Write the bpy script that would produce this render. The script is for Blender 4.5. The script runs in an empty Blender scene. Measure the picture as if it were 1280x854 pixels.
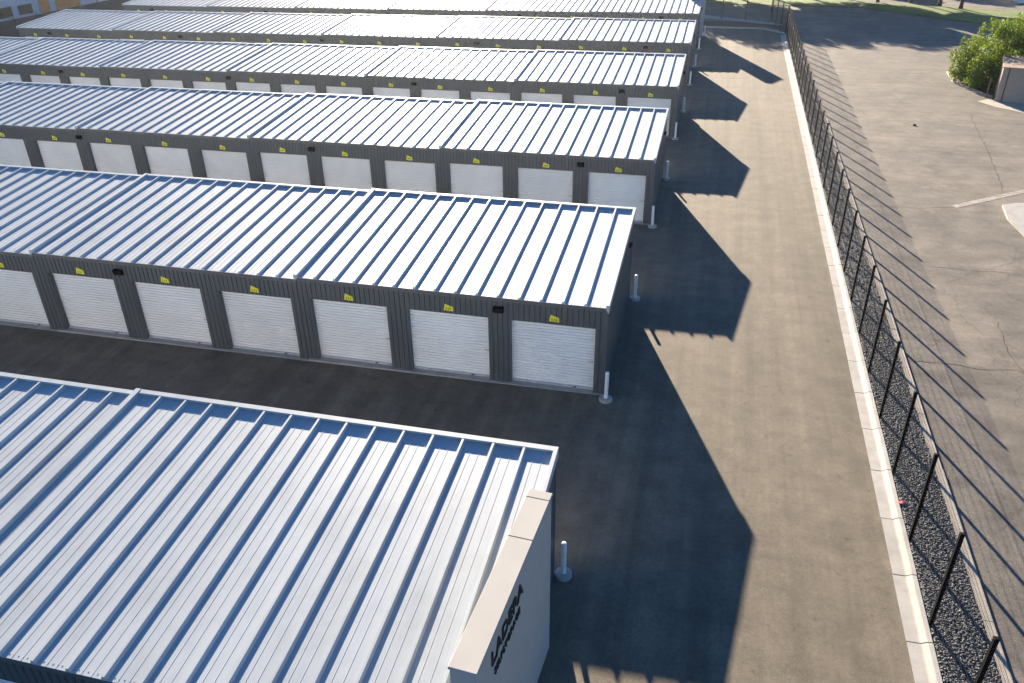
import bpy, math, random
import numpy as np
from mathutils import Matrix, Vector
random.seed(7); RNG = np.random.default_rng(7)
scene = bpy.context.scene
COL = scene.collection

# ------------------------------------------------------------------ camera, world, sun, exposure
cam_d = bpy.data.cameras.new('camera'); cam = bpy.data.objects.new('camera', cam_d); COL.objects.link(cam)
scene.camera = cam
PITCH, YAW, ROLL = 0.52278924, -0.24893602, -0.01515103
fw = Vector((math.sin(YAW)*math.cos(PITCH), math.cos(YAW)*math.cos(PITCH), -math.sin(PITCH)))
rt = Vector((math.cos(YAW), -math.sin(YAW), 0)); up = rt.cross(fw)
rt2 = math.cos(ROLL)*rt + math.sin(ROLL)*up; up2 = -math.sin(ROLL)*rt + math.cos(ROLL)*up
M = Matrix((rt2, up2, -fw)).transposed().to_4x4(); M.translation = Vector((2.2078, -19.1709, 12.8286))
cam.matrix_world = M
cam_d.sensor_width = 36; cam_d.lens = 36*1009.6/1280; cam_d.clip_end = 3000; cam_d.clip_start = .1

SUN_EL, SUN_AZ = math.radians(15.9), math.radians(-20.2)     # azimuth from +Y towards +X
world = bpy.data.worlds.new('World'); scene.world = world; world.use_nodes = True
wn = world.node_tree.nodes; bg = wn['Background']
sky = wn.new('ShaderNodeTexSky'); sky.sky_type = 'NISHITA'; sky.sun_disc = False
sky.sun_elevation = SUN_EL; sky.sun_rotation = SUN_AZ
sky.air_density = 1.0; sky.dust_density = 0.0; sky.ozone_density = 6.5
world.node_tree.links.new(sky.outputs[0], bg.inputs[0]); bg.inputs[1].default_value = 0.05
sd = Vector((math.sin(SUN_AZ)*math.cos(SUN_EL), math.cos(SUN_AZ)*math.cos(SUN_EL), math.sin(SUN_EL)))
sun_d = bpy.data.lights.new('sun', 'SUN'); sun = bpy.data.objects.new('sun', sun_d); COL.objects.link(sun)
sun.rotation_euler = sd.to_track_quat('Z', 'Y').to_euler(); sun.location = (-30, 90, 40)
sun_d.energy = 5.0; sun_d.angle = math.radians(.5); sun_d.color = (1, .85, .66)
scene.view_settings.view_transform = 'Standard'; scene.view_settings.look = 'None'
scene.view_settings.exposure = 2.0; scene.view_settings.gamma = 1

# ------------------------------------------------------------------ helpers
K = 0.0065                     # the site falls gently towards -X
def gz(x): return K*x

class MB:
    """collects faces; build() links them as one mesh object"""
    def __init__(s): s.v = []; s.f = []
    def add(s, vs, fs):
        o = len(s.v); s.v += [tuple(v) for v in vs]; s.f += [tuple(i+o for i in f) for f in fs]; return s
    def box(s, x0, x1, y0, y1, z0, z1):
        return s.add([(x0,y0,z0),(x1,y0,z0),(x1,y1,z0),(x0,y1,z0),(x0,y0,z1),(x1,y0,z1),(x1,y1,z1),(x0,y1,z1)],
              [(0,3,2,1),(4,5,6,7),(0,1,5,4),(1,2,6,5),(2,3,7,6),(3,0,4,7)])
    def bbox(s, x0, x1, y0, y1, z0, z1, b=.01):
        """box with chamfered top edges"""
        vs = [(x0,y0,z0),(x1,y0,z0),(x1,y1,z0),(x0,y1,z0),(x0,y0,z1-b),(x1,y0,z1-b),(x1,y1,z1-b),(x0,y1,z1-b),
              (x0+b,y0+b,z1),(x1-b,y0+b,z1),(x1-b,y1-b,z1),(x0+b,y1-b,z1)]
        return s.add(vs, [(0,3,2,1),(0,1,5,4),(1,2,6,5),(2,3,7,6),(3,0,4,7),(4,5,9,8),(5,6,10,9),(6,7,11,10),(7,4,8,11),(8,9,10,11)])
    def prism(s, poly, z0, z1):
        n = len(poly)
        z1f = z1 if callable(z1) else (lambda x, y: z1); z0f = z0 if callable(z0) else (lambda x, y: z0)
        vs = [(x,y,z0f(x,y)) for x,y in poly]+[(x,y,z1f(x,y)) for x,y in poly]
        fs = [tuple(range(n-1,-1,-1)), tuple(range(n,2*n))]+[(i,(i+1)%n,n+(i+1)%n,n+i) for i in range(n)]
        return s.add(vs, fs)
    def tube(s, pts, rads, n=8, cap=True):
        pts = [Vector(p) for p in pts]; vs = []
        for i, p in enumerate(pts):
            d = (pts[min(i+1,len(pts)-1)]-pts[max(i-1,0)]).normalized()
            a = d.cross(Vector((0,0,1)) if abs(d.z) < .9 else Vector((1,0,0))).normalized(); b = d.cross(a)
            r = rads[i] if hasattr(rads, '__len__') else rads
            vs += [p+a*r*math.cos(2*math.pi*k/n)+b*r*math.sin(2*math.pi*k/n) for k in range(n)]
        fs = [(i*n+k, i*n+(k+1)%n, (i+1)*n+(k+1)%n, (i+1)*n+k) for i in range(len(pts)-1) for k in range(n)]
        if cap: fs += [tuple(range(n-1,-1,-1)), tuple(range((len(pts)-1)*n, len(pts)*n))]
        return s.add(vs, fs)
    def mesh(s, name, mat):
        me = bpy.data.meshes.new(name); me.from_pydata(s.v, [], s.f); me.update()
        if mat: me.materials.append(mat)
        return me
    def build(s, name, mat, parent=None, smooth=False):
        me = s.mesh(name, mat)
        if smooth:
            for p in me.polygons: p.use_smooth = True
        return link(name, me, parent)

def link(name, me, parent=None, loc=None):
    o = bpy.data.objects.new(name, me); COL.objects.link(o)
    if parent: o.parent = parent
    if loc is not None: o.location = loc
    return o
def tag(o, label=None, cat=None, group=None, kind=None):
    if label: o['label'] = label
    if cat: o['category'] = cat
    if group: o['group'] = group
    if kind: o['kind'] = kind
    return o
def empty(name, loc=(0,0,0)):
    o = bpy.data.objects.new(name, None); COL.objects.link(o); o.location = loc; o.empty_display_size = .3; return o
def copy_tree(o, parent=None):
    c = o.copy(); COL.objects.link(c); c.parent = parent
    for ch in list(o.children): copy_tree(ch, c)
    return c

# ------------------------------------------------------------------ materials
def nodes(name):
    m = bpy.data.materials.new(name); m.use_nodes = True
    nt = m.node_tree; return m, nt, nt.nodes['Principled BSDF']
def N(nt, t, **kw):
    n = nt.nodes.new(t)
    for k, v in kw.items():
        if k.startswith('i_'):
            key = k[2:]; key = int(key) if key.isdigit() else key
            n.inputs[key].default_value = v
        else: setattr(n, k, v)
    return n
def position(nt, scale=(1,1,1)):
    g = N(nt, 'ShaderNodeNewGeometry'); mp = N(nt, 'ShaderNodeMapping'); mp.inputs['Scale'].default_value = scale
    nt.links.new(g.outputs['Position'], mp.inputs['Vector']); return mp.outputs[0]
def objcoord(nt):
    return N(nt, 'ShaderNodeTexCoord').outputs['Object']
def noise(nt, vec, scale, detail=4, rough=.55):
    n = N(nt, 'ShaderNodeTexNoise'); n.inputs['Scale'].default_value = scale; n.inputs['Detail'].default_value = detail
    n.inputs['Roughness'].default_value = rough; nt.links.new(vec, n.inputs['Vector']); return n.outputs['Fac']
def ramp(nt, fac, stops):
    r = N(nt, 'ShaderNodeValToRGB'); e = r.color_ramp.elements
    while len(e) < len(stops): e.new(.5)
    for el, (p, c) in zip(e, stops): el.position = p; el.color = (c[0],c[1],c[2],1) if hasattr(c,'__len__') else (c,c,c,1)
    nt.links.new(fac, r.inputs[0]); return r.outputs[0]
def mix(nt, a, b, fac=.5, mode='MIX'):
    n = N(nt, 'ShaderNodeMix', data_type='RGBA', blend_type=mode)
    for sock, val in ((0, fac), (6, a), (7, b)):
        if hasattr(val, 'is_linked') or isinstance(val, bpy.types.NodeSocket): nt.links.new(val, n.inputs[sock])
        else: n.inputs[sock].default_value = val if sock == 0 else (val[0],val[1],val[2],1)
    return n.outputs[2]
def bump(nt, b, h, strength, dist):
    n = N(nt, 'ShaderNodeBump'); n.inputs['Strength'].default_value = strength; n.inputs['Distance'].default_value = dist
    nt.links.new(h, n.inputs['Height']); nt.links.new(n.outputs[0], b.inputs['Normal']); return n
def simple(name, col, rough=.6, metal=0, var=.15, scale=3, spec=.5, bmp=0, objrandom=0):
    m, nt, b = nodes(name)
    p = position(nt); f = noise(nt, p, scale, 5)
    lo = tuple(c*(1-var) for c in col); hi = tuple(min(1, c*(1+var)) for c in col)
    c = ramp(nt, f, [(.3, lo), (.7, hi)])
    if objrandom:
        oi = N(nt, 'ShaderNodeObjectInfo')
        r = ramp(nt, oi.outputs['Random'], [(0, 1-objrandom), (1, 1)])
        c = mix(nt, c, r, 1, 'MULTIPLY')
    nt.links.new(c, b.inputs['Base Color'])
    b.inputs['Roughness'].default_value = rough; b.inputs['Metallic'].default_value = metal
    b.inputs['Specular IOR Level'].default_value = spec
    if bmp: bump(nt, b, noise(nt, p, 60, 4), bmp, .01)
    return m

def mat_roof():
    m, nt, b = nodes('galvalume_roof')
    oi = N(nt, 'ShaderNodeObjectInfo')
    p = position(nt); st = position(nt, (3, .25, 1))
    f = noise(nt, st, 2.2, 6, .6)
    c = ramp(nt, f, [(.25, (.405,.45,.485)), (.5, (.45,.495,.53)), (.75, (.47,.51,.54))])
    r = ramp(nt, oi.outputs['Random'], [(0, .93), (1, 1)])
    c = mix(nt, c, r, 1, 'MULTIPLY')
    d = ramp(nt, noise(nt, p, 1.1, 5, .6), [(.36, (.93,.925,.92)), (.5, (1,1,1))])
    c = mix(nt, c, d, 1, 'MULTIPLY')
    nt.links.new(c, b.inputs['Base Color'])
    rr = ramp(nt, noise(nt, p, 5, 4), [(.3, .44), (.7, .54)]); nt.links.new(rr, b.inputs['Roughness'])
    b.inputs['Metallic'].default_value = .04; b.inputs['Specular IOR Level'].default_value = .22
    bump(nt, b, noise(nt, position(nt, (1,.3,1)), 2.5, 3), .12, .05)
    return m
def mat_asphalt_new():
    m, nt, b = nodes('new_asphalt')
    p = position(nt)
    big = noise(nt, p, .16, 4, .6); mid = noise(nt, p, 1.3, 6, .65)
    lane = noise(nt, position(nt, (1.6, .05, 1)), 1.0, 4, .6)
    cross = noise(nt, position(nt, (.08, 1.1, 1)), 1.0, 5, .65)
    c1 = ramp(nt, big, [(.3, (.158,.133,.101)), (.7, (.194,.165,.124))])
    c = mix(nt, c1, ramp(nt, mid, [(.28, .74), (.7, 1.14)]), 1, 'MULTIPLY')
    c = mix(nt, c, ramp(nt, lane, [(.32, .74), (.68, 1.14)]), 1, 'MULTIPLY')
    c = mix(nt, c, ramp(nt, cross, [(.32, .91), (.68, 1.05)]), 1, 'MULTIPLY')
    sp = noise(nt, p, 55, 2, .8)
    c = mix(nt, c, ramp(nt, sp, [(.3, .72), (.72, 1.22)]), 1, 'MULTIPLY')
    c = mix(nt, c, ramp(nt, noise(nt, p, 11, 5, .75), [(.3, .82), (.7, 1.14)]), 1, 'MULTIPLY')
    spots = noise(nt, p, 3.2, 5, .65)
    c = mix(nt, c, ramp(nt, spots, [(.62, (1,1,1)), (.70, (.72,.70,.68))]), 1, 'MULTIPLY')
    # ravelled patches: clusters of small dark pits
    pits = ramp(nt, noise(nt, p, 24, 3, .7), [(.54, 0), (.62, 1)])
    where = ramp(nt, noise(nt, position(nt, (1, .35, 1)), .8, 4, .6), [(.54, 0), (.68, .55)])
    pm = N(nt, 'ShaderNodeMath', operation='MULTIPLY'); nt.links.new(pits, pm.inputs[0]); nt.links.new(where, pm.inputs[1])
    c = mix(nt, c, (.038,.033,.028), pm.outputs[0])
    nt.links.new(c, b.inputs['Base Color'])
    b.inputs['Roughness'].default_value = .84; b.inputs['Specular IOR Level'].default_value = .36
    bump(nt, b, sp, .35, .012)
    return m
def mat_asphalt_old():
    m, nt, b = nodes('old_asphalt')
    p = position(nt)
    big = noise(nt, p, .22, 6, .65); mid = noise(nt, p, .9, 8, .7)
    c1 = ramp(nt, big, [(.3, (.130,.117,.101)), (.5, (.178,.158,.133)), (.72, (.232,.197,.157))])
    c = mix(nt, c1, ramp(nt, mid, [(.28, .66), (.5, 1.0), (.74, 1.28)]), 1, 'MULTIPLY')
    st = noise(nt, position(nt, (.25, 1.2, 1)), .9, 7, .7)
    c = mix(nt, c, ramp(nt, st, [(.3, .76), (.7, 1.14)]), 1, 'MULTIPLY')
    # pale worn patches
    w = noise(nt, p, .55, 6, .6)
    c = mix(nt, c, (.30,.26,.21), ramp(nt, w, [(.58, 0), (.72, .5)]))
    c = mix(nt, c, ramp(nt, noise(nt, p, 9, 5, .75), [(.3, .80), (.7, 1.16)]), 1, 'MULTIPLY')
    # crack network
    vv = N(nt, 'ShaderNodeTexVoronoi', feature='DISTANCE_TO_EDGE'); vv.inputs['Scale'].default_value = .26
    wp = N(nt, 'ShaderNodeTexNoise'); wp.inputs['Scale'].default_value = .8; wp.inputs['Detail'].default_value = 6
    nt.links.new(p, wp.inputs['Vector'])
    ad = N(nt, 'ShaderNodeVectorMath', operation='MULTIPLY_ADD'); ad.inputs[1].default_value = (1.6,1.6,0)
    nt.links.new(wp.outputs['Color'], ad.inputs[0]); nt.links.new(p, ad.inputs[2])
    nt.links.new(ad.outputs[0], vv.inputs['Vector'])
    ck = ramp(nt, vv.outputs['Distance'], [(0, .72), (.004, .82), (.009, 1)])
    c = mix(nt, c, ck, .8, 'MULTIPLY')
    sp = noise(nt, p, 45, 2, .8)
    c = mix(nt, c, ramp(nt, sp, [(.3, .74), (.72, 1.22)]), 1, 'MULTIPLY')
    nt.links.new(c, b.inputs['Base Color'])
    b.inputs['Roughness'].default_value = .78; b.inputs['Specular IOR Level'].default_value = .28
    bump(nt, b, sp, .4, .015)
    return m
def mat_leaf(name, dark, light):
    m, nt, b = nodes(name)
    f = noise(nt, position(nt), 1.4, 3); g = noise(nt, position(nt), 9, 2)
    c = ramp(nt, f, [(.3, dark), (.7, light)])
    c = mix(nt, c, ramp(nt, g, [(.3, .7), (.7, 1.25)]), 1, 'MULTIPLY')
    nt.links.new(c, b.inputs['Base Color']); b.inputs['Roughness'].default_value = .65; b.inputs['Specular IOR Level'].default_value = .25
    tr = N(nt, 'ShaderNodeBsdfTranslucent'); tr.inputs['Color'].default_value = (light[0]*1.6, light[1]*1.7, light[2]*.8, 1)
    mx = N(nt, 'ShaderNodeMixShader'); mx.inputs[0].default_value = .22
    nt.links.new(b.outputs[0], mx.inputs[1]); nt.links.new(tr.outputs[0], mx.inputs[2])
    nt.links.new(mx.outputs[0], nt.nodes['Material Output'].inputs['Surface'])
    return m
def mat_grass():
    m, nt, b = nodes('grass_lawn')
    p = position(nt)
    c = ramp(nt, noise(nt, p, .6, 6, .7), [(.3, (.07,.12,.012)), (.55, (.13,.19,.02)), (.75, (.21,.23,.04))])
    c = mix(nt, c, ramp(nt, noise(nt, p, 14, 3), [(.3, .7), (.7, 1.2)]), 1, 'MULTIPLY')
    nt.links.new(c, b.inputs['Base Color']); b.inputs['Roughness'].default_value = .8
    bump(nt, b, noise(nt, p, 25, 3), .8, .06); return m
def mat_concrete(name, col, dirt=.25):
    m, nt, b = nodes(name)
    p = position(nt); oi = N(nt, 'ShaderNodeObjectInfo')
    c = ramp(nt, noise(nt, p, 2.2, 6, .65), [(.3, tuple(x*(1-dirt) for x in col)), (.65, col)])
    c = mix(nt, c, ramp(nt, oi.outputs['Random'], [(0, .88), (1, 1.0)]), 1, 'MULTIPLY')
    c = mix(nt, c, ramp(nt, noise(nt, p, 40, 3), [(.3, .88), (.7, 1.06)]), 1, 'MULTIPLY')
    nt.links.new(c, b.inputs['Base Color']); b.inputs['Roughness'].default_value = .8
    bump(nt, b, noise(nt, p, 70, 3), .25, .006); return m
def mat_stone():
    m, nt, b = nodes('dark_gravel')
    c = ramp(nt, noise(nt, position(nt), 38, 2), [(.35, (.03,.035,.04)), (.52, (.085,.09,.095)), (.68, (.22,.225,.22))])
    nt.links.new(c, b.inputs['Base Color']); b.inputs['Roughness'].default_value = .7; return m

ROOF = mat_roof(); ASPH = mat_asphalt_new(); OLD = mat_asphalt_old(); GRASS = mat_grass()
SIDING = simple('charcoal_siding', (.082,.094,.104), .42, .0, .08, 1.5, .45)
TRIM_DARK = simple('charcoal_trim', (.10,.107,.112), .45, 0, .08, 2)
DOORW = simple('white_roll_door', (.86,.87,.86), .42, 0, .05, 1.2, .4, objrandom=.07)
DOORBAR = simple('door_bottom_bar', (.50,.51,.52), .5, .2, .15, 6)
MATTE = simple('matte_black', (.006,.006,.007), .8, 0, .2, 5, .1)
BLACKP = simple('black_powder_coat', (.009,.009,.010), .55, 0, .2, 5)
YELLOW = simple('yellow_plate', (.86,.80,.03), .5, 0, .06, 4)
INK = simple('dark_lettering', (.02,.02,.02), .6, 0, .1, 4)
GREYINK = simple('plate_numerals', (.16,.15,.05), .6, 0, .1, 4)
CONC = mat_concrete('kerb_concrete', (.44,.425,.395), .25)
CONC2 = mat_concrete('slab_concrete', (.42,.41,.39), .25)
CONC3 = mat_concrete('old_concrete', (.50,.44,.36), .3)
STUCCO = simple('white_stucco', (.43,.415,.385), .85, 0, .04, 2.5, .2, bmp=.15)
WHITEP = simple('white_bollard_paint', (.78,.79,.79), .45, 0, .06, 9)
STONE = mat_stone()
SOIL = simple('soil', (.10,.075,.05), .9, 0, .35, 4, .2, bmp=.5)
CRACK = simple('crack_fill', (.060,.054,.048), .8, 0, .3, 6, .2)
PAINT = simple('faded_line_paint', (.34,.31,.27), .8, 0, .35, 5, .2)
BARK = simple('bark', (.075,.055,.042), .9, 0, .35, 7, .2, bmp=.6)
LEAF1 = mat_leaf('leaf_green', (.05,.09,.012), (.19,.25,.03))
LEAF2 = mat_leaf('leaf_dark', (.025,.05,.015), (.06,.10,.03))
TAN = simple('tan_stucco', (.45,.33,.25), .85, 0, .06, 2, .2, bmp=.2)
BROWN = simple('brown_trim', (.09,.07,.06), .7, 0, .1, 3)
NBWALL = simple('pale_grey_wall', (.55,.57,.62), .8, 0, .06, .6)
GLASS = simple('dark_glass', (.03,.035,.04), .12, 0, .1, 1)
ORANGE = simple('orange_paint', (.80,.24,.06), .6, 0, .12, .8)
SCREEN = simple('dark_fence_fabric', (.028,.035,.05), .8, 0, .2, 1.2)
PINK = simple('pink_plastic', (.75,.10,.14), .5, 0, .1, 9)

# ------------------------------------------------------------------ ground
def sheet(name, poly, mat, dz, kind='structure', sub=None):
    m = MB(); m.add([(x, y, gz(x)+dz) for x, y in poly], [tuple(range(len(poly)))])
    return tag(m.build(name, mat), kind=kind)
def KX(y): return 6.80+.0045*(y+20)         # left edge of the gutter pan
sheet('ground', [(-400,-300),(400,-300),(400,700),(-400,700)], SOIL, -.012)
Y_A, Y_B = -16, 64.5
sheet('driveway', [(-66,-30),(KX(-30)+.02,-30),(KX(65)+.02,65),(-66,65)], ASPH, 0)
sheet('parking_lot', [(8.3,-30),(60,-30),(60,69.5),(26,69.5),(16,80),(8.3,80)], OLD, 0)
sheet('street', [(-66,71.5),(8.3,68.6),(8.3,80),(15.6,80),(-66,88)], OLD, -.004)
lawn = sheet('lawn', [(26.02,69.5),(60,69.5),(60,79),(33,77.8),(21,82.5),(10,88),(-66,97),(-66,88.1),(15.9,80.1)], GRASS, .05)
sheet('far_road', [(-66,97.1),(10,88.1),(21,82.6),(33,77.9),(60,79.1),(90,130),(-66,130)], OLD, -.003)
# verge behind the driveway end, sunlit walk
sheet('verge', [(-66,65.2),(KX(65),65.2),(8.2,66.4),(-66,70.6)], SOIL, .02)
sheet('sidewalk', [(-66,75.6),(.1,72.9),(5.9,69.0),(7.6,67.6),(7.6,66.9),(5.3,67.8),(.1,70.8),(-66,73.2)], CONC, .03)

# kerb and gutter, in cast lengths with joints between them
kerb = tag(MB().prism([(KX(-16)+.05,-16),(KX(-16)+.40,-16),(KX(62)+.40,62),(KX(62)+.05,62)], lambda x,y: gz(x)-.3, lambda x,y: gz(x)-.02).build('kerb', CONC), kind='structure')
prof = [(0,-.1),(0,.008),(.24,.012),(.27,.020),(.345,.070),(.37,.080),(.455,.082),(.465,.07),(.465,-.1)]
y = -16.0; i = 0
while y < 61.5:
    y1 = y+1.762; g = .012
    m = MB(); vs = []
    jz = random.uniform(-.004,.004); jx = random.uniform(-.006,.006)
    for yy in (y+g, y1-g): vs += [(KX(yy)+a+jx, yy, gz(KX(yy))+b+jz) for a, b in prof]
    n = len(prof)
    m.add(vs, [(k, k+1, n+k+1, n+k) for k in range(n-1)]+[tuple(range(n-1,-1,-1)), tuple(range(n,2*n))])
    m.build('kerb_section', CONC, kerb); y = y1
# end kerb across the drive
ek = tag(MB().prism([(-66,70.4),(KX(65)-1.4,64.35),(KX(65)+.1,62.2),(KX(65)+.45,62.2),(KX(65)-1.3,64.75),(-66,70.8)], lambda x,y: gz(x)-.1, lambda x,y: gz(x)+.11).build('end_kerb', CONC), kind='structure')

# gravel strip
GX0, GX1 = .475, 1.50
sheet('gravel_bed', [(KX(-16)+GX0,-16),(KX(-16)+GX1,-16),(KX(62)+GX1,62),(KX(62)+GX0,62)], STONE, .045)
def gravel():
    base = np.array([(0,0,1),(.89,0,.45),(.28,.85,.45),(-.72,.53,.45),(-.72,-.53,.45),(.28,-.85,.45),(.72,.53,-.45),(-.28,.85,-.45),(-.89,0,-.45),(-.28,-.85,-.45),(.72,-.53,-.45)])
    fs = np.array([(0,1,2),(0,2,3),(0,3,4),(0,4,5),(0,5,1),(1,6,2),(2,7,3),(3,8,4),(4,9,5),(5,10,1),(6,7,2),(7,8,3),(8,9,4),(9,10,5),(10,6,1)])
    n = 34000
    yy = -13+np.where(RNG.random(n) < .8, RNG.random(n)*20, RNG.random(n)*60)
    kx = 6.80+.0045*(yy+20); xx = kx+GX0+.02+RNG.random(n)*(GX1-GX0-.04)
    s = .014+.024*RNG.random(n)**2; zz = K*xx+.05+RNG.random(n)*.018
    a = RNG.random(n)*6.283; sc = .7+.6*RNG.random((n,11,1))
    v = base[None]*sc; c, si = np.cos(a)[:,None], np.sin(a)[:,None]
    X = v[:,:,0]*c-v[:,:,1]*si; Y = v[:,:,0]*si+v[:,:,1]*c; Z = v[:,:,2]*.75
    V = np.stack([X*s[:,None]+xx[:,None], Y*s[:,None]+yy[:,None], Z*s[:,None]+zz[:,None]], 2).reshape(-1,3)
    F = (fs[None]+(np.arange(n)*11)[:,None,None]).reshape(-1,3)
    me = bpy.data.meshes.new('gravel'); me.vertices.add(len(V)); me.vertices.foreach_set('co', V.ravel())
    me.loops.add(F.size); me.loops.foreach_set('vertex_index', F.ravel().astype(np.int32))
    me.polygons.add(len(F)); me.polygons.foreach_set('loop_start', np.arange(0,F.size,3,dtype=np.int32))
    me.update(calc_edges=True); me.materials.append(STONE)
    return link('gravel', me)
tag(gravel(), 'dark crushed stone filling the strip beside the kerb', 'gravel', kind='stuff')
# concrete edging at the old lot
edging = tag(MB().prism([(KX(-16)+1.49,-16),(KX(-16)+1.66,-16),(KX(60)+1.66,60),(KX(60)+1.49,60)], lambda x,y: gz(x)-.2, lambda x,y: gz(x)+.03).build('edging', CONC3), kind='structure')
y = -16.0
while y < 30:
    y1 = y+2.4; m = MB(); o = random.uniform(-.008,.008)
    m.prism([(KX(y)+1.48+o,y+.008),(KX(y)+1.67+o,y+.008),(KX(y1)+1.67+o,y1-.008),(KX(y1)+1.48+o,y1-.008)], lambda x,y: gz(x)-.1, lambda x,y: gz(x)+.075+o)
    m.build('edging_block', CONC3, edging); y = y1

# cracks, line paint and concrete in the old lot
def ribbon(name, pts, w, mat, dz, jit=.06, parent=None, step=.25, taper=True):
    P = []
    for a, b in zip(pts[:-1], pts[1:]):
        n = max(1, int(math.hypot(b[0]-a[0], b[1]-a[1])/step))
        P += [(a[0]+(b[0]-a[0])*k/n, a[1]+(b[1]-a[1])*k/n) for k in range(n)]
    P.append(pts[-1]); vs = []; L = len(P)
    for i, (x, y) in enumerate(P):
        d = Vector((P[min(i+1,L-1)][0]-P[max(i-1,0)][0], P[min(i+1,L-1)][1]-P[max(i-1,0)][1])).normalized()
        nx, ny = -d.y, d.x; o = random.uniform(-jit, jit); ww = w*random.uniform(.5,1.3) if jit else w
        if taper and i in (0, L-1): ww *= .15
        for s in (-.5,.5): vs.append((x+nx*(o+s*ww), y+ny*(o+s*ww), gz(x)+dz))
    m = MB(); m.add(vs, [(2*i,2*i+2,2*i+3,2*i+1) for i in range(L-1)])
    return m.build(name, mat, parent)
lot = bpy.data.objects['parking_lot']
for pts, w in [([(8.75,3.74),(9.5,3.8),(10.6,3.72),(11.56,3.88),(13,3.3),(16,3.6)],.028), ([(10.3,11.2),(10.9,11.0),(12.65,11.0),(13.7,10.9),(17,11.3)],.018),
               ([(8.8,17.3),(11.3,17.45),(12.8,17.8)],.022), ([(17.2,35),(16.85,33.3),(16.2,26.7),(15.6,22.0),(15.2,19.5)],.03), ([(11.84,7.07),(11.64,4.69),(11.9,3.5),(11.5,0)],.02)]:
    ribbon('crack', pts, w, CRACK, .004, parent=lot)
tag(ribbon('painted_line', [(12.75,17.85),(16.3,20.6),(20,23.4)], .33, PAINT, .008, 0, None, .4, False), kind='structure')
def slab(name, poly, mat, h):
    return tag(MB().prism(poly, lambda x,y: gz(x)-.2, lambda x,y: gz(x)+h).build(name, mat), kind='structure')
slab('concrete_island', [(14.75,18.25),(14.55,16.6),(14.75,14.2),(24,12),(24,19.5),(15.4,18.6)], CONC, .10)
slab('concrete_apron', [(18.2,38.0),(18.9,36.7),(20.3,35.3),(26,34.0),(26,38.6),(19.0,38.8)], CONC3, .012)

# ------------------------------------------------------------------ storage buildings
L, W = 9.144, 6.094
ZL, ZH, STEP = 2.788, 3.300, .0612
SL = (ZH-ZL)/W
P = L/15; PITCHX = .1524
def rib_profile(u0, u1):
    """ribbed siding section: (u, depth) pairs between u0 and u1, phase tied to PITCHX"""
    key = [(0,0),(.098,0),(.110,.022),(.134,.022),(.1460,0)]
    pts = []
    k = math.floor(u0/PITCHX)
    while k*PITCHX < u1:
        for a, dd in key: pts.append((k*PITCHX+a, dd))
        k += 1
    pts.append((k*PITCHX, 0))
    def at(u):
        for (a, da), (b, db) in zip(pts[:-1], pts[1:]):
            if a <= u <= b: return da+(db-da)*(u-a)/(b-a) if b > a else da
        return 0
    return [(u0, at(u0))]+[q for q in pts if u0+.002 < q[0] < u1-.002]+[(u1, at(u1))]
def siding_x(x0, x1, y, z0, z1, thick=.10, sgn=1):
    """wall facing -Y (sgn=1) or +Y (sgn=-1): ribbed face, plain back and sides"""
    pr = rib_profile(x0, x1); m = MB(); n = len(pr)
    vs = [(x, y+d*sgn, z0) for x, d in pr]+[(x, y+d*sgn, z1) for x, d in pr]
    m.add(vs, [(i, i+1, n+i+1, n+i) for i in range(n-1)])
    yb = y+thick*sgn
    vs = [(x0,y+pr[0][1]*sgn,z0),(x1,y+pr[-1][1]*sgn,z0),(x1,yb,z0),(x0,yb,z0)]; vs += [(a,b,z1) for a,b,_ in vs]
    m.add(vs, [(1,2,6,5),(3,0,4,7),(2,3,7,6),(0,3,2,1),(4,5,6,7)])
    return m
def siding_y(y0, y1, x, zb, ztop, thick=.10):
    pr = rib_profile(y0, y1); m = MB(); n = len(pr)
    vs = [(x-d, y, zb) for y, d in pr]+[(x-d, y, ztop(y)) for y, d in pr]
    m.add(vs, [(i, i+1, n+i+1, n+i) for i in range(n-1)])
    xb = x-thick
    m.add([(x,y0,zb),(xb,y0,zb),(xb,y1,zb),(x,y1,zb),(x,y0,ztop(y0)),(xb,y0,ztop(y0)),(xb,y1,ztop(y1)),(x,y1,ztop(y1))],
          [(0,1,5,4),(1,2,6,5),(2,3,7,6),(4,5,6,7)])
    return m
# shared meshes ---- roof panel: rib at its left edge, three small beads in the pan
def panel_mesh():
    h, bw, tw = .068, .046, .022
    sec = [(-bw,0),(-tw,h),(tw,h),(bw,0)]
    for q in (.36,.64):
        c = P*q; sec += [(c-.010,0),(c-.003,.0055),(c+.003,.0055),(c+.008,0)]
    sec += [(P-bw,0)]
    ys = [-.012, W*.5, W]; m = MB(); n = len(sec); vs = []
    for yy in ys: vs += [(u, yy, SL*max(yy,0)+d) for u, d in sec]
    m.add(vs, [(r*n+i, r*n+i+1, (r+1)*n+i+1, (r+1)*n+i) for r in range(len(ys)-1) for i in range(n-1)])
    for yy, flip in ((-.012, 0), (W, 1)):          # rib ends and the panel's cut edge
        z = SL*max(yy,0); q = [(u,yy,z+d) for u,d in sec[:4]]; m.add(q, [(0,1,2,3) if not flip else (3,2,1,0)])
    m.add([(-bw,-.012,0),(P-bw,-.012,0),(P-bw,-.012,-.012),(-bw,-.012,-.012)], [(0,3,2,1)])
    for q in (.12,.24,.36,.5,.64,.76,.88):          # fastener heads on the eave and under the ridge trim
        for yy in (.06, W-.12): m.bbox(P*q-.009,P*q+.009,yy-.007,yy+.007,SL*yy-.001,SL*yy+.008,.003)
    return m.mesh('roof_panel', ROOF)
PANEL = panel_mesh()
DW, DH = 2.40, 2.03
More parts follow.
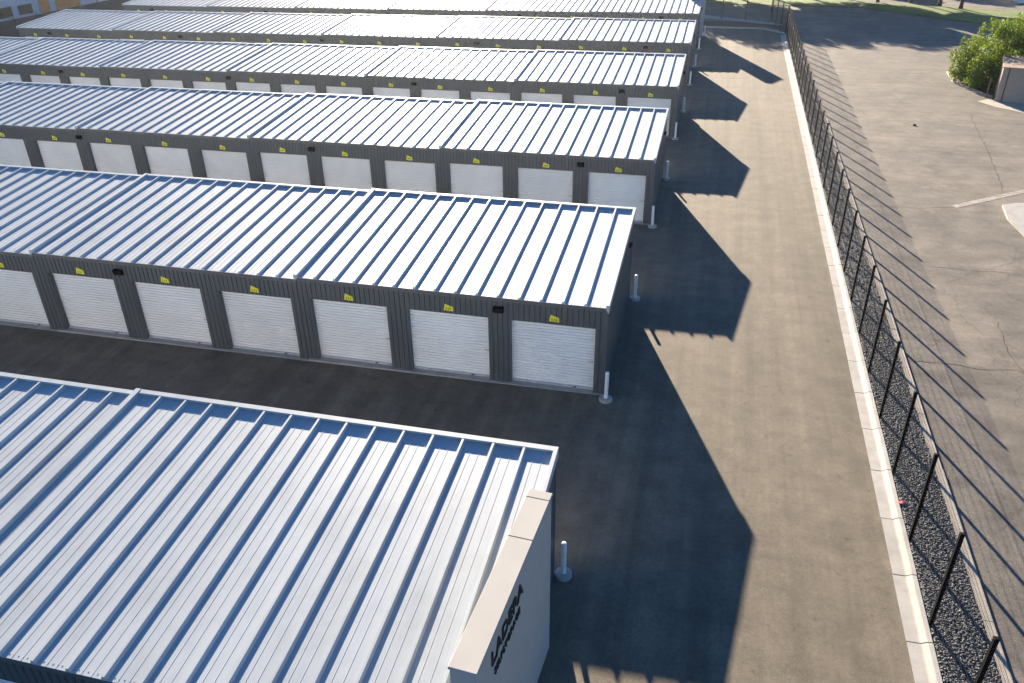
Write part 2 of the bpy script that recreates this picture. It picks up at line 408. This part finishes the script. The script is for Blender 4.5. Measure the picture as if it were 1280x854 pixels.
def door_mesh():
    m = MB(); n = 22; pitch = DH/n; vs = []; rows = []
    for k in range(n):
        z = k*pitch
        rows += [(z,0),(z+pitch*.46,0),(z+pitch*.52,.030),(z+pitch*.86,.030)]
    rows.append((DH,0))
    for z, d in rows: vs += [(-DW/2, d, z), (DW/2, d, z)]
    m.add(vs, [(2*i,2*i+1,2*i+3,2*i+2) for i in range(len(rows)-1)])
    return m.mesh('roll_door', DOORW)
DOOR = door_mesh()
LATCH = MB().box(.02,.16,-.022,-.003,.905,.93).box(.12,.155,-.03,-.003,.89,.945).mesh('latch', DOORBAR)
BAR = MB().bbox(-DW/2+.005,DW/2-.005,-.035,-.002,-.012,.055,.008).mesh('bottom_bar', DOORBAR)
HANDLE = MB().box(.62,.70,-.06,-.036,.02,.045).mesh('pull_handle', BLACKP)
PLATE = MB().add([(-.16,0,-.085),(.165,0,-.10),(.165,0,.055),(-.115,0,.155),(-.16,-.006,-.085),(.165,-.006,-.10),(.165,-.006,.055),(-.115,-.006,.155)],
                 [(4,5,6,7),(0,1,5,4),(1,2,6,5),(2,3,7,6),(3,0,4,7)]).mesh('number_plate', YELLOW)
MARKS = MB()
for a in (-.09,-.02,.05): MARKS.box(a,a+.042,-.009,-.0065,-.05,.025)
MARKS = MARKS.mesh('plate_mark', GREYINK)
LAMP = MB()
LAMP.add([(-.15,0,-.085),(.15,0,-.085),(.15,0,.085),(-.15,0,.085),(-.14,-.10,-.08),(.14,-.10,-.08),(.14,-.14,.08),(-.14,-.14,.08)],
         [(4,5,6,7),(0,1,5,4),(1,2,6,5),(2,3,7,6),(3,0,4,7)])
LAMP = LAMP.mesh('wall_light', MATTE)
LENS = MB().box(-.10,.10,-.09,-.03,-.092,-.086).mesh('lens', GLASS)

def text_mesh(s, size, mat, depth=.004, name='lettering', spacing=1.0):
    cu = bpy.data.curves.new('t', 'FONT'); cu.body = s; cu.size = size; cu.extrude = depth; cu.align_x = 'CENTER'; cu.align_y = 'CENTER'
    cu.space_character = spacing; cu.resolution_u = 3
    o = bpy.data.objects.new('t', cu); COL.objects.link(o)
    me = bpy.data.meshes.new_from_object(o.evaluated_get(bpy.context.evaluated_depsgraph_get()))
    bpy.data.objects.remove(o); bpy.data.curves.remove(cu)
    me.name = name; me.materials.clear(); me.materials.append(mat); return me

HEAD = 2.09
_shared = {}
def shared(key, fn):
    if key not in _shared: _shared[key] = fn()
    return _shared[key]
def building(yn, e, nsec, label, numbers=None, plates=True):
    B = empty('storage_building', (e, yn, 0)); tag(B, label, 'storage building', 'storage buildings along the drive')
    XL = -L*nsec
    # roof: deck + panels + trims
    deck = MB()
    for j in range(nsec):
        z = -STEP*j
        deck.add([(-L*(j+1),.0,ZL+z-.13),(-L*j-.01,.0,ZL+z-.13),(-L*j-.01,W-.01,ZH+z-.13),(-L*(j+1),W-.01,ZH+z-.13),
                  (-L*(j+1),.0,ZL+z-.014),(-L*j-.01,.0,ZL+z-.014),(-L*j-.01,W-.01,ZH+z-.014),(-L*(j+1),W-.01,ZH+z-.014)],
                 [(0,3,2,1),(4,5,6,7),(0,1,5,4),(1,2,6,5),(2,3,7,6),(3,0,4,7)])
    roof = deck.build('roof', TRIM_DARK, B)
    for j in range(nsec):
        z = -STEP*j; xr, xl = -L*j, -L*(j+1)
        for q in range(15): link('roof_panel', PANEL, roof, (xl+q*P, 0, ZL+z))
        def mk_ridge():
            m = MB(); t = .072            # high-side trim, closing the rib ends
            m.add([(0,W-.085,ZH-SL*.085+t),(L-.012,W-.085,ZH-SL*.085+t),(L-.012,W+.035,ZH+t+.004),(0,W+.035,ZH+t+.004)], [(0,1,2,3)])
            m.add([(0,W-.085,ZH-SL*.085+t),(L-.012,W-.085,ZH-SL*.085+t),(L-.012,W-.075,ZH),(0,W-.075,ZH)], [(3,2,1,0)])
            m.add([(0,W+.035,ZH+t+.004),(L-.012,W+.035,ZH+t+.004),(L-.012,W+.035,ZH-.14),(0,W+.035,ZH-.14)], [(0,1,2,3)])
            m.add([(L-.012,W-.085,ZH+t-.004),(L-.012,W+.035,ZH+t+.004),(L-.012,W+.035,ZH-.14),(L-.012,W-.085,ZH-.14)], [(0,3,2,1)])
            m.add([(0,W-.085,ZH+t-.004),(0,W+.035,ZH+t+.004),(0,W+.035,ZH-.14),(0,W-.085,ZH-.14)], [(0,1,2,3)])
            return m.mesh('ridge_trim', ROOF)
        link('ridge_trim', shared('ridge', mk_ridge), roof, (xl, 0, z))
        def mk_rake():
            m = MB(); t = .092
            sec = [(-.065,-.12),(-.065,t),(.055,t),(.070,.001)]
            vs = [(u,-.02,ZL+d) for u,d in sec]+[(u,W+.03,ZH+d) for u,d in sec]
            m.add(vs, [(0,1,5,4),(1,2,6,5),(2,3,7,6),(0,3,2,1),(4,5,6,7)]); return m.mesh('rake_trim', ROOF)
        link('rake_trim', shared('rake', mk_rake), roof, (xl, 0, z))
        def mk_eave():
            m = MB(); m.add([(0,.018,ZL-.014),(L-.012,.018,ZL-.014),(L-.012,.006,ZL-.05),(0,.006,ZL-.05),(L-.012,.006,ZL-.125),(0,.006,ZL-.125),(L-.012,.05,ZL-.135),(0,.05,ZL-.135)],
                             [(0,1,2,3)[::-1],(3,2,4,5)[::-1],(5,4,6,7)[::-1]]); return m.mesh('eave_trim', TRIM_DARK)
        link('eave_trim', shared('eave', mk_eave), roof, (xl, 0, z))
        # slab, front wall, back wall
        zs = -STEP*(j+.5)
        MB().box(xl+.01, xr-.01, -.03, W+.02, zs-.32, zs+.045).build('slab', CONC2, B)
        hd = siding_x(xl+.003, xr-.003, .05, HEAD+z, ZL-.10+z, .17); hd.build('header', SIDING, B)
        siding_x(xl+.003, xr-.003, W-.02, HEAD+z, ZH-.06+z, .1, -1).build('back_header', SIDING, B)
        for q in range(3):
            cx = xr-1.524-3.048*q; zd = zs+.05
            d = link('roll_door', DOOR, B, (cx, .215, zd))
            link('bottom_bar', BAR, d); link('latch', LATCH, d, (DW/2-.20, 0, 0)); link('pull_handle', HANDLE, d)
            bd = link('roll_door', DOOR, B, (cx, W-.18, zd)); bd.rotation_euler.z = math.pi
            if not plates: continue
            pl = link('number_plate', PLATE, B, (cx+.05, .046, HEAD+z+.17)); pl.scale = (.86,1,.86)
            no = None
            if numbers: no = numbers-(3*j+q)
            if no:
                t = link('numerals', text_mesh(str(no), .135, INK, .001, 'numerals', 1.1), pl, (.005,-.0085,-.025)); t.rotation_euler = (math.pi/2,0,0)
            else: link('plate_mark', MARKS, pl)
        # piers between doors
        edges = [xr-.003]+[v for q in range(3) for v in (xr-1.524-3.048*q+DW/2, xr-1.524-3.048*q-DW/2)]+[xl+.003]
        for a in range(0, 8, 2):
            siding_x(edges[a+1], edges[a], .05, zs-.02, HEAD+z-.001, .20).build('pier', SIDING, B)
            siding_x(edges[a+1], edges[a], W-.02, zs-.02, HEAD+z-.001, .16, -1).build('back_pier', SIDING, B)
    # right-hand rake, end walls, corner trims
    m = MB(); t = .080
    sec = [(-.055,.001),(-.045,t),(.035,t),(.035,-.15),(.0,-.15)]
    vs = [(u,-.02,ZL+d) for u,d in sec]+[(u,W+.03,ZH+d) for u,d in sec]; n = len(sec)
    m.add(vs, [(i,i+1,n+i+1,n+i) for i in range(n-1)]+[tuple(range(n))[::-1], tuple(range(n,2*n))]); m.build('rake_trim', ROOF, roof)
    siding_y(.06, W-.03, -.004, -.05, lambda y: ZL-.06+SL*y).build('end_wall', SIDING, B)
    xl = XL; m = siding_y(.06, W-.03, xl+.11, -.05-STEP*nsec, lambda y: ZL-.06+SL*y-STEP*(nsec-1)); m.build('end_wall', SIDING, B)
    c = MB().box(-.07,.006,.035,.10,-.03,ZL-.10); c.build('corner_trim', SIDING, B)
    c = MB().box(-.07,.006,W-.09,W-.012,-.03,ZH-.10); c.build('corner_trim', SIDING, B)
    # wall lights: every fourth pier
    x = -3.048
    while x > XL:
        j = int(-x/L); wl = link('wall_light', LAMP, B, (x, .05, 2.40-STEP*j)); link('lens', LENS, wl); x -= 12.192
    wl = link('wall_light', LAMP, B, (.0, W*.83, 2.50)); wl.rotation_euler.z = math.pi/2; wl.scale = (.7,.7,.7); link('lens', LENS, wl)
    return B
YN = {1:-13.122, 2:0., 3:13.258, 4:26.618, 5:39.982, 6:53.707}
EX = {1:-.035, 2:0., 3:.06, 4:.11, 5:.08, 6:.03}
b1 = building(YN[1], EX[1], 3, 'low storage building with a white lettered sign wall on its end', plates=False)
b2 = building(YN[2], EX[2], 4, 'storage building behind the sign-wall building, unit plates numbered up to 536', 536)
b3 = building(YN[3], EX[3], 5, 'third storage building counting up the drive from the sign wall')
b4 = building(YN[4], EX[4], 6, 'fourth storage building counting up the drive from the sign wall')
b5 = building(YN[5], EX[5], 6, 'fifth storage building counting up the drive, next to last before the street')
b6 = building(YN[6], EX[6], 6, 'last storage building up the drive, with a tall blade wall at its corner')

# sign wall on the end of the first building (local coordinates of b1)
SH = 3.80
ang = math.atan2(.26, 3.70)
sw = MB().box(-.375,0,-3.70,0,-.05,SH-.035).build('sign_wall', STUCCO, b1)
sw.location = (.262, YN[1]*0+4.28, 0); sw.rotation_euler.z = -ang
for a, b in ((-3.722,-1.16),(-1.152,-.19),(-.182,.02)):
    MB().bbox(-.392,.02,a,b,SH-.034,SH+.012,.008).build('coping', STUCCO, sw)
t = link('lettering', text_mesh('LADERA', .40, INK, .012, 'lettering', 1.0), sw, (.013,-2.42,3.36)); t.rotation_euler = (math.pi/2,0,math.pi/2)
for word, yy in (('SELF', -2.86), ('STORAGE', -2.25)):
    t = link('lettering', text_mesh(word, .18, INK, .012, 'lettering', 1.06), sw, (.013,yy,3.01)); t.rotation_euler = (math.pi/2,0,math.pi/2)
# blade wall at the corner of the last building
bw_ = MB().prism([(.30,6.35),(-.12,6.62),(-1.0,4.95),(-.58,4.68)], -.05, 5.3).build('blade_wall', STUCCO, b6)

# ------------------------------------------------------------------ bollards
def mk_bollard():
    B = empty('bollard')
    MB().tube([(0,0,.06),(0,0,.90),(0,0,.925),(0,0,.935)], [.056,.056,.046,.02], 16).build('post', WHITEP, B, False)
    MB().tube([(0,0,-.05),(0,0,.075),(0,0,.09)], [.19,.188,.172], 12).build('footing', CONC, B)
    return B
BO = mk_bollard(); first = True
nm = {1:'sign-wall building', 2:'building numbered to 536', 3:'third building', 4:'fourth building', 5:'fifth building', 6:'last building'}
spots = [(1,'far',.15,-6.98),(2,'front',.09,-.24),(2,'far',.19,6.18),(3,'front',.17,13.02),(3,'far',.27,19.25),(4,'front',.20,26.3),(4,'far',.29,32.3),
         (5,'front',.27,39.9),(5,'far',.33,46.1),(6,'front',.30,53.6),(6,'far',.5,60.0)]
for b, w, x, y in spots:
    o = BO if first else copy_tree(BO); first = False
    o.location = (x, y, gz(x)); o.rotation_euler = (random.uniform(-.02,.02), random.uniform(-.02,.02), random.uniform(0, 3))
    tag(o, 'white pipe bollard at the %s corner of the %s, by the drive' % ('front' if w == 'front' else 'rear', nm[b]), 'bollard', 'white bollards at the building corners')

# ------------------------------------------------------------------ welded wire fence along the kerb
FH = 2.33; SP = 2.37
def panel_wire(length, h, vs_step=.05, hs_step=.15, r=.0019, folds=(.55,1.75)):
    m = MB()
    zz = [.06]
    for f in folds: zz += [f-.06, f, f+.06]
    zz.append(h); off = [0]+[v for f in folds for v in (0,.05,0)]+[0]
    def tri(p, q, ax, r=r):
        vs = []
        for c in (p, q):
            for k in range(3):
                a = 2.094*k+.5
                vs.append((c[0]+r*math.cos(a), c[1]+(0 if ax else r*math.sin(a)), c[2]+(r*math.sin(a) if ax else 0)) if ax == 0 else (c[0]+r*math.cos(a), c[1], c[2]+r*math.sin(a)))
        m.add(vs, [(0,1,4,3),(1,2,5,4),(2,0,3,5)])
    n = int(length/vs_step)
    for i in range(n+1):
        yv = i*length/n
        for a in range(len(zz)-1): tri((off[a],yv,zz[a]), (off[a+1],yv,zz[a+1]), 0)
    hz = list(np.arange(.10, h, hs_step))+[f for f in folds]+[f+s for f in folds for s in (-.06,.06)]+[h-.02]
    for z in hz:
        o = 0
        for a in range(len(zz)-1):
            if zz[a] <= z <= zz[a+1]: o = off[a]+(off[a+1]-off[a])*(z-zz[a])/(zz[a+1]-zz[a])
        tri((o-.008,0,z), (o-.008,length,z), 1, .004)
    return m.mesh('wire_panel', BLACKP)
POST = MB().box(-.037,.037,-.037,.037,-.2,FH).bbox(-.041,.041,-.041,.041,FH,FH+.03,.01).mesh('post', MATTE)
FENCE = tag(empty('wire_fence', (KX(0)+.50,0,gz(7.3)+.05)), 'tall black welded wire fence along the kerb and gravel strip', 'fence')
WP = panel_wire(SP-.06, FH)
y0 = -6.69-SP*3; n = int((62.5-y0)/SP)
for i in range(n+1):
    y = y0+i*SP; x = KX(y)-KX(0)
    link('post', POST, FENCE, (x, y, 0))
    if i < n: link('wire_panel', WP, FENCE, (x+.0, y+.03, 0)).rotation_euler.z = -.0045
yend = y0+n*SP
# fence across the end of the drive
F2 = tag(empty('wire_fence', (0,69.0,0)), 'black welded wire fence across the far end of the drive', 'fence')
a = Vector((KX(yend)+.5, yend)); b = Vector((-24, 73.0)); c = Vector((6.6, 69.6))
def run(parent, p, q, z0):
    d = q-p; k = max(1, round(d.length/SP)); rz = math.atan2(-d.x, d.y)
    for i in range(k+1):
        s = p+d*i/k; o = link('post', POST, parent, (s.x, s.y-69.0, gz(s.x)+.03)); o.rotation_euler.z = rz
        if i < k:
            w = link('wire_panel', WP, parent, (s.x, s.y-69.0, gz(s.x)+.03)); w.rotation_euler.z = rz; w.scale.y = (d.length/k)/SP
run(F2, a+Vector((-.05,.12)), c, .03); run(F2, c+Vector((-.1,.02)), b, .03)
# screened fence on the left boundary
F3 = tag(empty('screen_fence', (-64.5,50,gz(-64.5))), 'dark fabric-screened fence behind the left ends of the buildings', 'fence')
SCR = MB().box(-.012,.012,.03,2.97,.05,1.92).mesh('screen_panel', SCREEN)
P3 = MB().tube([(0,0,-.1),(0,0,2.15),(0,0,2.2)],[.04,.04,.01],8).mesh('post', BLACKP)
for i in range(-4, 14):
    link('post', P3, F3, (0,i*3.0,0)); link('screen_panel', SCR, F3, (0,i*3.0,0))

# ------------------------------------------------------------------ vegetation
def leaf_cloud(name, mat, centres, n, size, seed, flat=.8):
    r = np.random.default_rng(seed)
    C = np.array([c[:3] for c in centres]); R = np.array([c[3] for c in centres]); w = R**2.2; w /= w.sum()
    idx = r.choice(len(C), n, p=w)
    d = r.normal(size=(n,3)); d /= np.linalg.norm(d, axis=1)[:,None]
    rad = R[idx]*(.45+.62*r.random(n)**.6)
    p = C[idx]+d*rad[:,None]*np.array([1,1,flat])
    a = d*.6+r.normal(size=(n,3))*.7; a /= np.linalg.norm(a, axis=1)[:,None]
    t = np.cross(a, r.normal(size=(n,3))); t /= np.linalg.norm(t, axis=1)[:,None]; bb = np.cross(a, t)
    s = size*(.6+.8*r.random(n))[:,None]
    V = np.stack([p-t*s, p+bb*s*.45, p+t*s, p-bb*s*.45], 1).reshape(-1,3)
    F = np.arange(n*4).reshape(-1,4)
    me = bpy.data.meshes.new(name); me.vertices.add(len(V)); me.vertices.foreach_set('co', V.ravel())
    me.loops.add(F.size); me.loops.foreach_set('vertex_index', F.ravel().astype(np.int32))
    me.polygons.add(len(F)); me.polygons.foreach_set('loop_start', np.arange(0,F.size,4,dtype=np.int32))
    me.update(calc_edges=True); me.materials.append(mat); return me
def clumps(rnd, n, rx, ry, z0, z1, r0, r1):
    out = []
    for _ in range(n):
        while True:
            x, y, z = rnd.uniform(-1,1), rnd.uniform(-1,1), rnd.uniform(-1,1)
            if x*x+y*y+z*z < 1: break
        out.append((x*rx, y*ry, (z0+z1)/2+z*(z1-z0)/2, rnd.uniform(r0,r1)))
    return out
def tree(loc, h, rx, seed, label, name='street_tree', mat=None, nleaf=7000, size=.16, group='trees along the far street', low=.42):
    rnd = random.Random(seed); T = empty(name, loc); tag(T, label, 'tree', group)
    cs = clumps(rnd, 26 if low > .4 else 40, rx*.8, rx*.8, h*low, h*.93, rx*.20, rx*.40)
    link('crown', leaf_cloud('crown', mat or LEAF2, cs, nleaf, size, seed), T)
    m = MB(); m.tube([(0,0,-.2),(.02,.03,.4),(.05,0,h*.3),(.0,.05,h*.55)], [h*.038,h*.026,h*.02,h*.012], 10)
    for c in cs[::3]: m.tube([(.04,0,h*.28+rnd.random()*h*.15),(c[0]*.5,c[1]*.5,c[2]*.8),(c[0],c[1],c[2])],[h*.012,h*.007,.012],6)
    m.build('trunk', BARK, T); return T
tl = ['street tree at the corner of the lawn, trunk in the grass', 'street tree standing beside the corner tree on the lawn edge', 'small street tree on the sunny side of the lawn',
      'street tree behind the far fence at the end of the drive', 'street tree behind the last storage building', 'broad street tree across from the fence corner', 'street tree at the end of the sidewalk by the street',
      'street tree between the fence-corner tree and the drive', 'street tree where the street meets the parking lot', 'street tree on the lawn between the corner pair and the sunny small tree',
      'tall street tree beyond the roof of the last storage building', 'tallest street tree, farthest along the street behind the buildings',
      'low tree added out of view to shade the far road, opposite the sunny small tree', 'low tree added out of view to shade the far road, opposite the lawn corner', 'low tree added out of view to shade the far road, behind the white shed']
TP = [(25.9,79.8,7.2,2.9),(24.3,82.0,7.0,2.7),(18.4,84.4,6.4,2.4),(2.5,88.5,10.2,4.0),(-6,90,10.8,4.2),(10.2,90.0,10.8,4.0),(-2.2,90.5,10.8,4.0),
      (6.3,89.0,10.5,4.0),(14.2,90.5,10.2,3.8),(21.8,84.3,6.6,2.5),(-10.5,89.5,10.6,4.0),(-15,91,11,4.2),(18.5,97.5,4.4,3.0),(26,97.5,4.4,3.2),(33.5,98.5,4.6,3.2)]  # last three: low unseen trees, added to shade the far road
for i, (x, y, h, r) in enumerate(TP):
    tree((x,y,gz(x)+.02), h, r, 30+i, tl[i], nleaf=9000 if y < 86 else 14000, low=.42 if y < 86 else .24, size=.16 if y < 86 else .2)
# big shrub beside the enclosure
rnd = random.Random(5)
S = tag(empty('shrub', (21.3,43.2,gz(21))), 'large bright green leafy shrub beside the tan enclosure', 'shrub')
cs = []
for k in range(46):
    a = rnd.uniform(0, 6.283); q = rnd.random()**.6
    x, y = math.cos(a)*q*3.5, math.sin(a)*q*2.7; zt = 4.1*(1-.55*q*q)*rnd.uniform(.55,1.0)
    cs.append((x, y, zt, rnd.uniform(.40,.75)))
    cs.append((x*1.02, y*1.02, zt*.45, rnd.uniform(.45,.8)))
    if q > .6: cs.append((x*1.0, y*1.0, rnd.uniform(.25,.6), rnd.uniform(.35,.55)))
for k in range(16):                                       # upright shoots
    a = rnd.uniform(0, 6.283); q = rnd.uniform(.3,1); zt = 4.2*(1-.5*q*q)
    for s in range(3): cs.append((math.cos(a)*q*3.6, math.sin(a)*q*2.8, zt+.25*s, .26-.05*s))
link('crown', leaf_cloud('crown', LEAF1, cs, 52000, .078, 77, .9), S)
m = MB()
for c in cs[:60:4]: m.tube([(c[0]*.15,c[1]*.15,-.1),(c[0]*.5,c[1]*.5,c[2]*.5),(c[0],c[1],c[2])],[.06,.04,.012],6)
m.build('trunk', BARK, S)
slab('planting_bed', [(18.3,46.8),(18.0,43.6),(18.9,40.3),(19.35,39.3),(26,39.2),(26,49.5),(19.5,49.5)], SOIL, .03)
ribpts = [(18.2,46.8),(17.95,43.6),(18.85,40.2),(19.3,39.15)]
m = MB()
for p_, q_ in zip(ribpts[:-1], ribpts[1:]):
    d = Vector((q_[0]-p_[0], q_[1]-p_[1])).normalized(); nx, ny = d.y*.08, -d.x*.08
    m.prism([(p_[0]+nx,p_[1]+ny),(p_[0]-nx,p_[1]-ny),(q_[0]-nx,q_[1]-ny),(q_[0]+nx,q_[1]+ny)][::-1], lambda x,y: gz(x)-.1, lambda x,y: gz(x)+.12)
tag(m.build('bed_kerb', CONC3), kind='structure')

# enclosure, post, small things in the lot
EN = tag(empty('enclosure', (19.25,38.25,gz(19))), 'tan stucco enclosure beside the green shrub', 'enclosure')
EN.rotation_euler.z = math.radians(-13)
MB().box(0,6,0,3.2,-.1,2.05).build('wall', TAN, EN)
MB().prism([(-.06,-.06),(6.06,-.06),(6.06,3.26),(-.06,3.26)], 2.051, lambda x,y: 2.10+.05*min(max(y,0),3.2)).build('roof', TAN, EN)
MB().box(.30,.37,-.022,.0,0,2.04).build('trim_strip', BROWN, EN)
MB().box(-.015,.30,-.012,.0,-.05,2.045).build('corner_panel', TAN, EN)
o = MB().tube([(0,0,-.1),(0,0,1.12),(.0,0,1.2)],[.05,.05,.03],10).build('steel_post', BROWN); o.location = (18.98,39.2,gz(19))
tag(o, 'rusty dark steel post beside the tan enclosure', 'post')
m = MB(); m.tube([(-.13,0,0),(-.05,.02,.06),(.06,0,.07),(.14,.01,.01)],[.05,.09,.085,.04],8); o = m.build('stone', CRACK); o.scale = (.6,.6,.6); o.location = (13.42,31.45,gz(13.4))
tag(o, 'small dark stone lying on the open old asphalt', 'stone')
m = MB(); m.add([(-.08,-.03,.02),(0,-.05,.05),(.08,-.02,.03),(.07,.04,.05),(-.01,.05,.06),(-.09,.03,.03),(-.08,-.03,0),(.08,-.02,0),(.07,.04,0),(-.09,.03,0)],
      [(0,1,4,5),(1,2,3,4),(6,7,2,1,0),(7,8,3,2),(8,9,5,4,3),(9,6,0,5)]); o = m.build('plastic_scrap', PINK); o.location = (7.40,-3.13,gz(7.4)+.07)
tag(o, 'scrap of pink plastic lying on the dark gravel', 'litter')

# ------------------------------------------------------------------ neighbours
NB = tag(empty('neighbour_building', (-72,50,gz(-72))), 'pale grey building with orange bay doors behind the screened fence', 'building')
MB().box(-9,0,-6,28,-.2,3.6).build('wall', NBWALL, NB)
MB().box(-9.2,.25,-6.2,28.2,3.602,3.85).build('roof', TRIM_DARK, NB)
def opening(y0, y1, z0, z1, mat, nm_):
    f = MB().box(.002,.04,y0-.07,y1+.07,z0-.07,z1+.07).build(nm_, NBWALL, NB)
    MB().box(.041,.055,y0,y1,z0,z1).build('pane' if nm_ == 'window' else 'door_leaf', mat, f)
opening(5.2,7.8,.95,1.95,GLASS,'window'); opening(8.7,10.7,.95,1.9,GLASS,'window')
opening(11.8,13.3,.4,2.5,ORANGE,'bay_door'); opening(14.3,18.2,.3,2.6,ORANGE,'bay_door')
SHED = tag(empty('shed', (32.6,85.0,gz(32))), 'white-walled shed beyond the lawn with a grey roof', 'shed')
MB().box(0,5,0,4,-.1,2.4).build('wall', WHITEP, SHED)
MB().prism([(-.2,-.2),(5.2,-.2),(5.2,4.2),(-.2,4.2)], 2.402, lambda x,y: 2.5+.5*(1-abs(min(max(y,0),4)-2)/2)).build('roof', TRIM_DARK, SHED)
MB().box(1.8,2.7,-.03,-.002,0,2.0).build('door', TRIM_DARK, SHED)

# ------------------------------------------------------------------ low-sun haze in the air
hm = bpy.data.materials.new('air'); hm.use_nodes = True; hnt = hm.node_tree
hnt.nodes.remove(hnt.nodes['Principled BSDF'])
pv = hnt.nodes.new('ShaderNodeVolumePrincipled'); pv.inputs['Color'].default_value = (.85,.93,1,1)
pv.inputs['Density'].default_value = .00016; pv.inputs['Anisotropy'].default_value = .78
hnt.links.new(pv.outputs[0], hnt.nodes['Material Output'].inputs['Volume'])
hz = MB().box(-420,420,-320,720,-4.2,14.5).build('haze', hm); tag(hz, 'thin low-sun haze over the whole yard', 'haze', kind='stuff')
